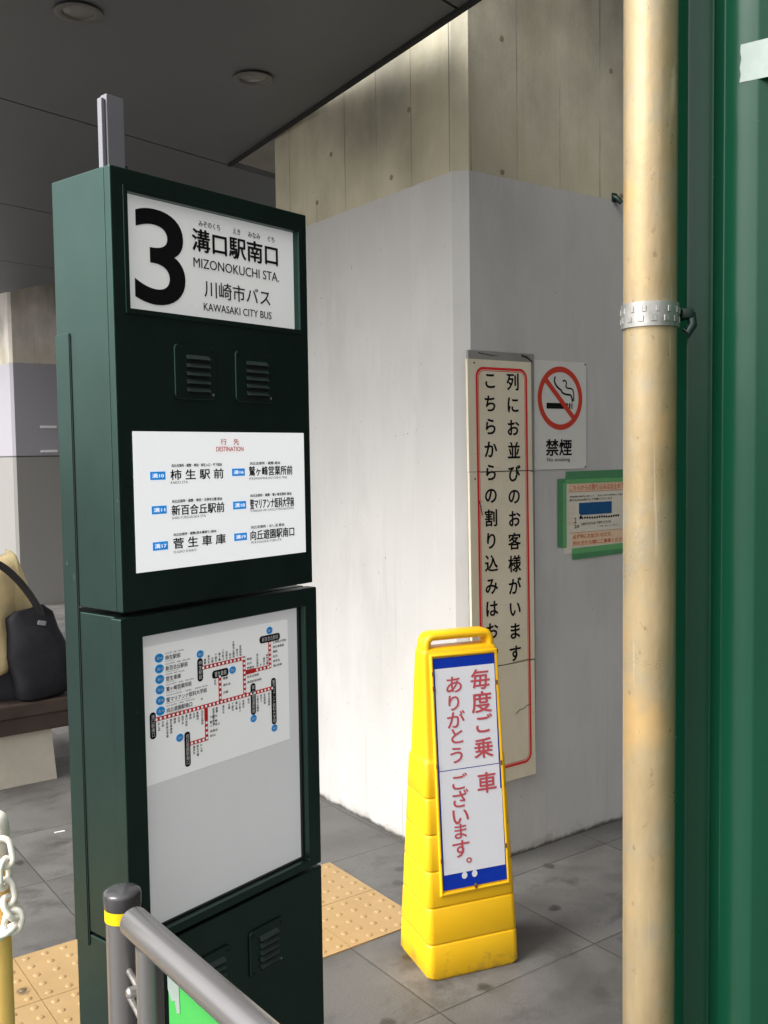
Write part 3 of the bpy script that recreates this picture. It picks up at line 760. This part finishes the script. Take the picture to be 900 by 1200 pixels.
for pts in ([(-.20, .784), (-.08, .7795), (.02, .784), (.077, .781)], [(-.03, .577), (-.01, .590), (.012, .592), (.03, .602), (.053, .604)], [(-.205, 1.527), (-.19, 1.5245), (.06, 1.5255), (.085, 1.519)]):
    b.stroke(pts, .0026, -.0254, 'crack')
b.build('panel', t)
b = MB(off=(u0, 0, .317))
b.stroke([(-.204, 1.42), (-.196, 1.40), (-.187, 1.362)], .004, -.026, 'crack'); b.build('crack', t)
for z_ in (1.93, 1.50): b = MB(off=(u0, 0, .317)); b.disc(-.222, z_, .004, .004, -.0255, 'crack', 12); b.build('screw', t)

# no smoking sign
u0, z0 = .245, 1.526
t = wall('no_smoking_sign', 'white square-cornered no smoking sign with red ring and crossed cigarette', 'sign', u0, z0)
b = MB(off=(u0, 0, z0)); b.box(.087, .4, -.006, -.001, 1.526, 1.957, 'ns_white', .001)
y = -.0068; cx, cz = .2487, 1.810; N = 48
circ = lambda r: [(cx + r * math.cos(2 * math.pi * k / N), cz + r * math.sin(2 * math.pi * k / N)) for k in range(N)]
b.rect(.1715, .2925, 1.768, 1.791, y, 'black'); b.rect(.2970, .3045, 1.768, 1.791, y, 'black'); b.rect(.3085, .3135, 1.768, 1.791, y, 'black'); b.rect(.3175, .3205, 1.768, 1.791, y, 'black')
def smooth_pts(p, n=8):
    out = []
    for i in range(len(p) - 1):
        p0, p1, p2, p3 = (Vector(p[max(i - 1, 0)]), Vector(p[i]), Vector(p[i + 1]), Vector(p[min(i + 2, len(p) - 1)]))
        for k in range(n):
            q = k / n; out.append(.5 * ((2 * p1) + (p2 - p0) * q + (2 * p0 - 5 * p1 + 4 * p2 - p3) * q * q + (3 * p1 - p0 - 3 * p2 + p3) * q ** 3))
    return out + [Vector(p[-1])]
b.stroke(smooth_pts([(.221, 1.896), (.216, 1.878), (.229, 1.857), (.252, 1.843), (.262, 1.832), (.283, 1.826), (.306, 1.824), (.316, 1.812), (.318, 1.797)]), .008, y, 'black')
b.stroke(smooth_pts([(.262, 1.877), (.275, 1.882), (.284, 1.872), (.281, 1.858), (.292, 1.851), (.312, 1.850), (.324, 1.838), (.326, 1.800)]), .006, y, 'black')
b.ring(circ(.1265), circ(.1045), y - .0006, 'ns_red')
b.stroke([(cx - .082, cz + .072), (cx + .076, cz - .078)], .021, y - .0008, 'ns_red')
b.text('禁煙', .166, .315, 1.5795, 1.648, y, 'black', .035)
b.text('No smoking', .1735, .303, 1.553, 1.5735, y, 'black', .005)
b.build('panel', t)
for sx, sz in ((.093, 1.533), (.393, 1.533), (.393, 1.950), (.094, 1.950)):
    q = MB(off=(u0, 0, z0)); q.disc(sx, sz, .0042, .0042, -.0072, 'crack', 12); q.build('screw', t)

# taped notice
u0, z0 = .45, 1.16
t = wall('taped_notice', 'paper notice with blue block diagram stuck on the pillar by green tape, beside the pipe', 'notice', u0, z0)
b = MB(off=(u0, 0, z0)); b.box(.272, .690, -.0022, -.0008, 1.181, 1.470, 'paper_pale')
y = -.0030
b.rect(.300, .685, 1.4330, 1.4655, y, 'notice_pink'); b.rect(.316, .685, 1.2070, 1.2620, y, 'notice_pink')
y2 = y - .0006
b.text('こちらからの割り込みはお止め下さい', .3038, .68, 1.4362, 1.4618, y2, 'notice_red', .01)
b.text('お客様の案内に従って、並んでから乗車にご協力お願い', .3036, .68, 1.4045 + .0045, 1.4160, y2, 'black', .005, 2)
b.text('割り込みはお断りしてお願いいたします', .3036, .5608, 1.394, 1.4035, y2, 'black', .005, 2)
b.text('必ず列にお並びいただき、', .3224, .5608, 1.2390, 1.2570, y2, 'notice_red', .01)
b.text('列の方から順にご乗車ください。', .3223, .655, 1.2118, 1.2300, y2, 'notice_red', .01)
b.poly([(.359, 1.3855), (.558, 1.3855), (.558, 1.3352), (.37, 1.3352), (.359, 1.342)], y2, 'notice_blue')
for k in range(16): b.disc(.379 + k * .0147, 1.3225 + .0012 * math.sin(k), .0058, .0048, y2, 'black', 10)
for z_, x0, x1 in ((1.300, .372, .455), (1.302, .466, .550)): b.text('お並びください列', x0, x1, z_ - .008, z_ + .004, y2, 'black', .01, 1)
b.text('20', .330, .360, 1.283, 1.296, y2, 'black', .01, 2); b.text('2', .332, .343, 1.303, 1.326, y2, 'black', .01, 2); b.text('バス乗り場はこちら側です', .47, .60, 1.281, 1.287, y2, 'black', 0, 1)
b.poly([(.366, 1.335), (.378, 1.331), (.370, 1.320), (.360, 1.318)], y2, 'black')
for k, s_ in enumerate(('こち', 'らか', 'らへ', '順番')): b.text(s_, .292, .338, 1.362 - k * .021, 1.374 - k * .021, y2, 'notice_pink', .0, 1)
b.stroke([(.296, 1.432), (.685, 1.431)], .0014, y2, 'notice_red'); b.stroke([(.305, 1.2645), (.685, 1.2645)], .0014, y2, 'notice_red')
b.build('paper', t)
def tape(pts, mat, y):
    b = MB(off=(u0, 0, z0)); b.poly(pts, y, mat); return b
b = tape([(.278, 1.4785), (.70, 1.4795), (.70, 1.518), (.281, 1.516), (.2825, 1.50), (.279, 1.49)], 'tape_green_dark', -.0040)
b.rect(.262, .70, 1.466, 1.4835, -.0047, 'tape_green')
for q in (tape([(.233, 1.213), (.240, 1.2105), (.281, 1.207), (.280, 1.487), (.233, 1.488)], 'tape_green_dark', -.0052),): b.v, b.f, b.mi = b.v, b.f, b.mi; q.build('tape_strip', t)
b.build('tape_strip', t)
b = tape([(.264, 1.21), (.2835, 1.208), (.2835, 1.469), (.264, 1.470)], 'tape_green', -.0058); b.build('tape_strip', t)
b = tape([(.316, 1.201), (.70, 1.2055), (.70, 1.162), (.328, 1.154), (.317, 1.1565), (.320, 1.17), (.316, 1.18)], 'tape_green', -.0046)
b.poly([(.317, 1.178), (.70, 1.181), (.70, 1.162), (.328, 1.154), (.317, 1.1565)], -.0052, 'tape_green_dark'); b.build('tape_strip', t)

# ------------------------------------------------------------------ tan pipe and green hoarding panel
FY = math.atan2(-CLv.y, -CLv.x)
S0 = Vector((.262, 1.02, 0))
t = thing('hoarding_panel', 'glossy dark green ribbed steel hoarding panel behind the tan pipe', 'fence panel', S0, FY)
prof = [(.0, .0), (.0560, 0), (.0585, -.001), (.0735, -.0175), (.0755, -.0185), (.0775, -.0175), (.0915, -.0015), (.094, .0), (.124, .0015), (.1265, .0005), (.145, -.019), (.149, -.0205), (.23, -.0205)]
pr2 = []
for k in range(3):
    off = k * .215
    for s_, n_ in (prof if k == 0 else [(.25, 0), (.30, 0), (.306, -.003), (.32, -.0205), (.40, -.0205)]): pr2.append((s_ + (off if k == 0 else .215 * (k - 1)), n_))
# local x runs along the panel towards the road side, local -y faces left of the camera
b = MB()
sgn = 1
front = [(s_, n_ * -sgn) for s_, n_ in pr2]
rings = []
for z in (0.02, 3.2): rings.append([(s_, n_, z) for s_, n_ in front] + [(s_, n_ + .0016, z) for s_, n_ in reversed(front)])
b.loft(rings, 'fence'); fo = b.build('sheet', t, smooth=35)
b = MB(); rings = []
lp = []
for k in range(22):
    for s_, n_ in ((0, 0), (.10, 0), (.115, .02), (.205, .02), (.22, 0)): lp.append((k * .225 + s_, n_))
ca, sa = math.cos(R(-31)), math.sin(R(-31))
tr = lambda s_, n_: (.70 + s_ * ca - n_ * sa, s_ * sa + n_ * ca)
for z in (.02, 3.2): rings.append([(*tr(s_, n_), z) for s_, n_ in lp] + [(*tr(s_, n_ + .0016), z) for s_, n_ in reversed(lp)])
b.loft(rings, 'fence'); b.build('light_block_sheet', t, smooth=35)  # unseen ribbed run added to block light from behind on the right
b = MB(); b.tube([(.35, .06, 0), (.35, .06, 3.1)], .024, 'pipe', 16); b.build('support_tube', t, smooth=40)
b = MB(); b.poly([(.1085, 1.983), (.19, 1.981), (.19, 1.945), (.1075, 1.948), (.1088, 1.955), (.1078, 1.962), (.1092, 1.970), (.1082, 1.976)], -.0016, 'tape_clear')
o = b.build('tape_patch', t); o['label'] = 'torn whitish tape patch'

PX, PYY, PRAD = .2595, .95, .0252
t = thing('scaffold_pipe', 'vertical weathered tan scaffold pipe in the right foreground', 'pipe', (PX, PYY, 0))
b = MB(); b.tube([(0, 0, 0), (0, 0, 3.3)], PRAD, 'pipe', 40); b.build('tube', t, smooth=40)
t = thing('pipe_clamp', 'embossed silver band clamp round the tan pipe with dark hook bolt', 'clamp', (PX, PYY, 1.728))
b = MB(); r1, r2 = PRAD + .0006, PRAD + .0022
b.lathe([(r1, -.0115), (r2, -.0115), (r2, .0115), (r1, .0115)], 'steel', 40)
for k in range(14):
    a = 2 * math.pi * k / 14 + .1
    for dz, w in ((-.0045, .20), (.0045, .14)):
        mt = Matrix.Rotation(a + (.12 if dz > 0 else 0), 4, 'Z')
        b.box(r2 - .0004, r2 + .0005, -r2 * w / 2, r2 * w / 2, dz - .0030, dz + .0030, 'steel', .0005, 1, mt)
b.build('band', t, smooth=30)
b = MB(); b.tube([(PRAD + .001, .010, -.002), (PRAD + .010, .008, .002), (PRAD + .016, .004, .001), (PRAD + .0165, .002, -.008), (PRAD + .011, .001, -.017), (PRAD + .008, .002, -.012)], [.0045, .0048, .005, .0048, .0045, .003], 'bracket', 10)
b.box(PRAD + .005, PRAD + .017, -.002, .010, -.002, .008, 'bracket', .002); b.build('hook_bolt', t, smooth=45)

# ------------------------------------------------------------------ grey barrier rail with yellow banded post
RL = Vector((-.407, 1.523, 0)); RY = math.atan2(-.272, .213)
rail = thing('barrier_rail', 'grey tubular barrier with dark capped post, yellow band and sloping-away top rail', 'barrier', RL, RY)
inv = Matrix.Rotation(-RY, 4, 'Z')
def rl(p): q = inv @ (Vector(p) - RL); return q
pc = rl((-.4515, 1.604, 0))
b = MB(); b.lathe([(.0285, 0), (.0285, .835)], 'rail', 32, pc); b.build('post', rail, smooth=40)
b = MB(); b.lathe([(.0300, .842), (.0312, .846), (.0316, .864), (.0310, .8675), (.0292, .8695), (.024, .8725), (.014, .876), (.006, .8772), (.001, .8775)], 'rail_dark', 36, pc); b.build('post_cap', rail, smooth=50)
b = MB(); b.lathe([(.0292, .821), (.0300, .8215), (.0300, .8422), (.0292, .8425)], 'yellow_band', 36, pc); b.build('reflective_band', rail, smooth=40)
rz = .85; rad = .0243
b = MB(); b.tube([(-.012, 0, rz), (-.010, 0, rz), (.9, 0, rz), (.96, 0, rz - .012), (1.0, 0, rz - .05), (1.012, 0, rz - .11), (1.012, 0, 0)], [rad * .9, rad, rad, rad, rad, rad, rad], 'rail', 28); b.build('top_rail', rail, smooth=40)
b = MB(); b.tube([(.046, 0, 0), (.046, 0, rz - .018)], .0213, 'rail', 28); b.build('upright', rail, smooth=40)
mid = (pc.x + .046) / 2
b = MB()
pa = Vector((pc.x, pc.y, 0)); pb_ = Vector((.046, 0, 0)); dd = (pb_ - pa).normalized()
for z_ in (.735, .69):
    b.tube([pa + dd * .026 + Vector((0, 0, z_ + .006)), pb_ - dd * .018 + Vector((0, 0, z_ - .006))], .0055, 'steel', 10)
b.lathe([(.002, 0)], 'steel', 3, (0, 0)) if False else None
nv = Vector((dd.y, -dd.x, 0))
mm = pa.lerp(pb_, .55) + Vector((0, 0, .731))
b.tube([mm - nv * .0, mm + nv * .016, mm + nv * .020], [.0095, .0095, .006], 'steel', 8)
b.build('coupling_bracket', rail, smooth=35)

t = thing('green_sheet', 'bright green paper sheet taped beneath the grey barrier rail', 'sheet', RL + Vector((.62, -.786, 0)) * .3 + Vector((0, 0, .40)), RY)
b = MB(); b.box(-.197, .35, .003, .0042, 0, .424, 'green_paper'); b.build('paper', t)
b = MB(); b.poly([(-.198, .386), (-.185, .372), (-.175, .378), (-.168, .360), (-.158, .366), (-.160, .422), (-.198, .422)], .0022, 'tape_clear'); b.build('tape_strip', t)

# ------------------------------------------------------------------ yellow chain post and white plastic chain
t = thing('chain_post', 'slim yellow chain post at the left edge of the picture', 'post', (-.664, 1.6, 0))
b = MB(); b.lathe([(.0235, 0), (.0235, .935)], 'pole_yellow', 28); b.build('pole', t, smooth=40)
b = MB(); b.lathe([(.0255, .930), (.0262, .945), (.0262, .985), (.0245, .999), (.016, 1.007), (.001, 1.009)], 'chain_white', 28); b.build('cap', t, smooth=50)
b = MB(); b.lathe([(.14, 0.0), (.15, .01), (.15, .03), (.12, .055), (.03, .08), (.026, .1)], 'rail_dark', 36); b.build('base', t, smooth=45)
t = thing('plastic_chain', 'white plastic link chain hanging from the yellow chain post', 'chain', (-.664, 1.6, 0))
def link(b, c, d, side, L=.046, Wd=.026, r=.0052):
    c = Vector(c); d = Vector(d).normalized(); side = Vector(side); side = (side - d * side.dot(d)).normalized()
    pts = []
    h = (L - Wd) / 2
    for k in range(9): a = -math.pi / 2 + math.pi * k / 8; pts.append(c + d * (h + math.cos(a) * Wd / 2) + side * math.sin(a) * Wd / 2)
    for k in range(9): a = math.pi / 2 + math.pi * k / 8; pts.append(c + d * (-h + math.cos(a) * Wd / 2) + side * math.sin(a) * Wd / 2)
    b.tube(pts, r, 'chain_white', 10, closed=True)
path = [(.024, -.026, .966), (.031, -.030, .934), (.029, -.034, .900), (.034, -.036, .872), (.046, -.036, .850), (.040, -.037, .826), (.018, -.036, .815), (-.014, -.034, .818), (-.046, -.03, .832), (-.08, -.022, .852), (-.115, -.012, .872), (-.15, 0, .885)]
for i in range(len(path) - 1):
    p, q = Vector(path[i]), Vector(path[i + 1]); b = MB()
    link(b, (p + q) / 2, q - p, (1, .25, 0) if i % 2 == 0 else (.2, 1, .1), L=(q - p).length + .014)
    b.build('chain_link', t, smooth=60)

# ------------------------------------------------------------------ bench, person, bag
BE = Vector((-1.654, 4.784, 0))
t = thing('bench', 'bench of dark timber seat on a pale concrete block', 'bench', BE, PY)
b = MB(); b.loft([[(x_, y_, z_) for x_, y_ in ((-.62 - e, -e), (0 + e, -e), (0 + e, .36 + e), (-.62 - e, .36 + e))] for z_, e in ((0, 0), (.255, -.016), (.262, -.022))], 'block'); b.build('support_block', t)
b = MB(); b.loft([[(x_, y_, z_) for x_, y_ in ((-2.6 - e, -e), (-2.1 + e, -e), (-2.1 + e, .36 + e), (-2.6 - e, .36 + e))] for z_, e in ((0, 0), (.255, -.016), (.262, -.022))], 'block'); b.build('support_block', t)
for k in range(3):
    b = MB(); b.box(-2.8, .30, -.05 + k * .155, .092 + k * .155, .345, .415, 'wood', .008); b.build('seat_plank', t)
b = MB(); b.box(-2.79, .29, -.032, .02, .2635, .3445, 'wood', .004); b.build('apron', t)
for x_ in (-2.4, -.35): b = MB(); b.box(x_ - .05, x_ + .05, .022, .38, .2625, .344, 'wood', .004); b.build('bearer', t)

def skin(name, verts, edges, radii, mat, parent, sub=2):
    me = bpy.data.meshes.new(name); me.from_pydata([Vector(v) for v in verts], edges, []); me.materials.append(M[mat])
    o = bpy.data.objects.new(name, me); COL.objects.link(o); o.parent = parent
    sk = o.modifiers.new('skin', 'SKIN'); sk.use_smooth_shade = True
    for i, r in enumerate(radii):
        d = me.skin_vertices[0].data[i]; d.radius = r if isinstance(r, tuple) else (r, r); d.use_root = (i == 0)
    sb = o.modifiers.new('sub', 'SUBSURF'); sb.levels = sub; sb.render_levels = sub
    return o
per = thing('person', 'person in a cream coat seated on the bench, cut off by the left picture edge', 'person', BE + PRv * -.265 + PLv * .17, PY)
# local x along the bench (to the right), -y towards the camera side
V = [(0, .02, .50), (-.02, .0, .66), (-.05, -.03, .82), (-.08, -.06, .98), (-.12, -.10, 1.09), (-.15, -.13, 1.17), (-.18, -.16, 1.26), (-.20, -.19, 1.36),   # 0-7 spine, neck, head
     (.09, -.02, .49), (.11, -.42, .50), (.11, -.44, .10), (.11, -.56, .04),      # left leg 8-11
     (-.09, -.02, .49), (-.12, -.42, .50), (-.13, -.46, .10), (-.14, -.58, .04),  # right leg 12-15
     (.10, -.05, 1.04), (.17, -.10, .80), (.06, -.30, .66), (.02, -.37, .64),     # left arm 16-19
     (-.28, -.12, .98), (-.33, -.20, .76), (-.20, -.38, .64), (-.15, -.44, .62)]  # right arm 20-23
V = [(p[0], -p[1], p[2]) for p in V]      # seated facing away from the camera
Ed = [(0, 1), (1, 2), (2, 3), (3, 4), (4, 5), (5, 6), (6, 7), (0, 8), (8, 9), (9, 10), (10, 11), (0, 12), (12, 13), (13, 14), (14, 15), (3, 16), (16, 17), (17, 18), (18, 19), (3, 20), (20, 21), (21, 22), (22, 23)]
Rd = [(.15, .12), (.16, .12), (.17, .125), (.165, .12), (.075, .07), .055, (.085, .10), (.07, .085), .09, .07, .048, .04, .09, .07, .048, .04, .05, .045, .036, .03, .05, .045, .036, .03]
skin('body', V, Ed, Rd, 'skin', per)
# coat: a slightly larger shell over trunk and arms
Vc = [V[0], V[1], V[2], V[3], (-.10, .08, 1.05), V[16], V[17], V[18], V[20], V[21], V[22]]
Ec = [(0, 1), (1, 2), (2, 3), (3, 4), (3, 5), (5, 6), (6, 7), (3, 8), (8, 9), (9, 10)]
skin('coat', Vc, Ec, [(.215, .17), (.20, .165), (.21, .17), (.205, .165), (.10, .10), .115, .10, .075, .115, .10, .075], 'coat', per)
Vt = [V[0], V[8], V[9], V[10], V[12], V[13], V[14]]
skin('trousers', Vt, [(0, 1), (1, 2), (2, 3), (0, 4), (4, 5), (5, 6)], [(.17, .13), .105, .085, .065, .105, .085, .065], 'trousers', per)
b = MB(); hc = Vector((-.195, .165, 1.335))
rings = []
for k in range(1, 12):
    a = math.pi * k / 12
    rings.append([hc + Vector((.105 * math.sin(a) * math.cos(q), .125 * math.sin(a) * math.sin(q) - .012, .12 * math.cos(a) * -1 + .02)) for q in [2 * math.pi * j / 20 for j in range(20)]])
b.loft(rings[4:], 'hair'); b.build('hair', per, smooth=70)
for sx in (-.03, .03):
    b = MB(); c = Vector((-.205 + sx, +.278, 1.325)); b.loft([[c + Vector((.010 * math.cos(q) * math.sin(a), .006 * math.cos(a), .007 * math.sin(q) * math.sin(a))) for q in [2 * math.pi * j / 10 for j in range(10)]] for a in [math.pi * k / 6 + .02 for k in range(7)]], 'hair'); b.build('eye', per, smooth=70)

bag = thing('shoulder_bag', 'black shoulder bag with pale tag and strap, on the bench beside the person', 'bag', BE + PRv * -.055 + PLv * .05 + Vector((0, 0, .4155)), PY)
b = MB()
rings = []
for z_, wx, wy, sh in ((0, .10, .07, 0), (.02, .122, .085, 0), (.10, .140, .095, -.002), (.22, .145, .092, -.008), (.33, .130, .075, -.02), (.41, .105, .05, -.035), (.45, .07, .02, -.045)):
    n = 28
    rings.append([(sh + wx * math.copysign(abs(math.cos(a)) ** .6, math.cos(a)), wy * math.copysign(abs(math.sin(a)) ** .6, math.sin(a)), z_) for a in [2 * math.pi * k / n for k in range(n)]])
lump = lambda v: Vector((v.x + .010 * math.sin(31 * v.z + 9 * v.x), v.y + .012 * math.sin(23 * v.x + 17 * v.z) - .010 * math.sin(41 * v.z - 12 * v.x), v.z + .012 * math.sin(19 * v.x) * (v.z / .45)))
b.loft([[lump(Vector(p)) for p in r] for r in rings], 'bag'); b.build('bag_body', bag, smooth=60)
b = MB()
strap = smooth_pts([(.02, .40), (-.03, .50), (-.10, .60), (-.18, .675), (-.28, .715), (-.40, .72)], 6)
ys = [-.02 - .03 * (k / (len(strap) - 1)) for k in range(len(strap))]
b.tube([(p[0], ys[k], p[1]) for k, p in enumerate(strap)], .018, 'mat_black', 10); b.build('strap', bag, smooth=60)
b = MB(); b.box(-.115, -.075, -.082, -.074, .355, .378, 'alu_grey', .003, 2, Matrix.Rotation(.25, 4, 'Y')); b.build('tag', bag)  # small pale grey box on the bag's upper front

# ------------------------------------------------------------------ litter
t = MB(); t.box(-.022, .022, -.004, .004, 0.0005, .004, 'white_sheet', .001); o = t.build('paper_scrap'); o.location = (-1.408, 4.08, 0); o.rotation_euler = (0, 0, .5)
tag(o, 'tiny white scrap of litter on the paving near the bench', 'litter')
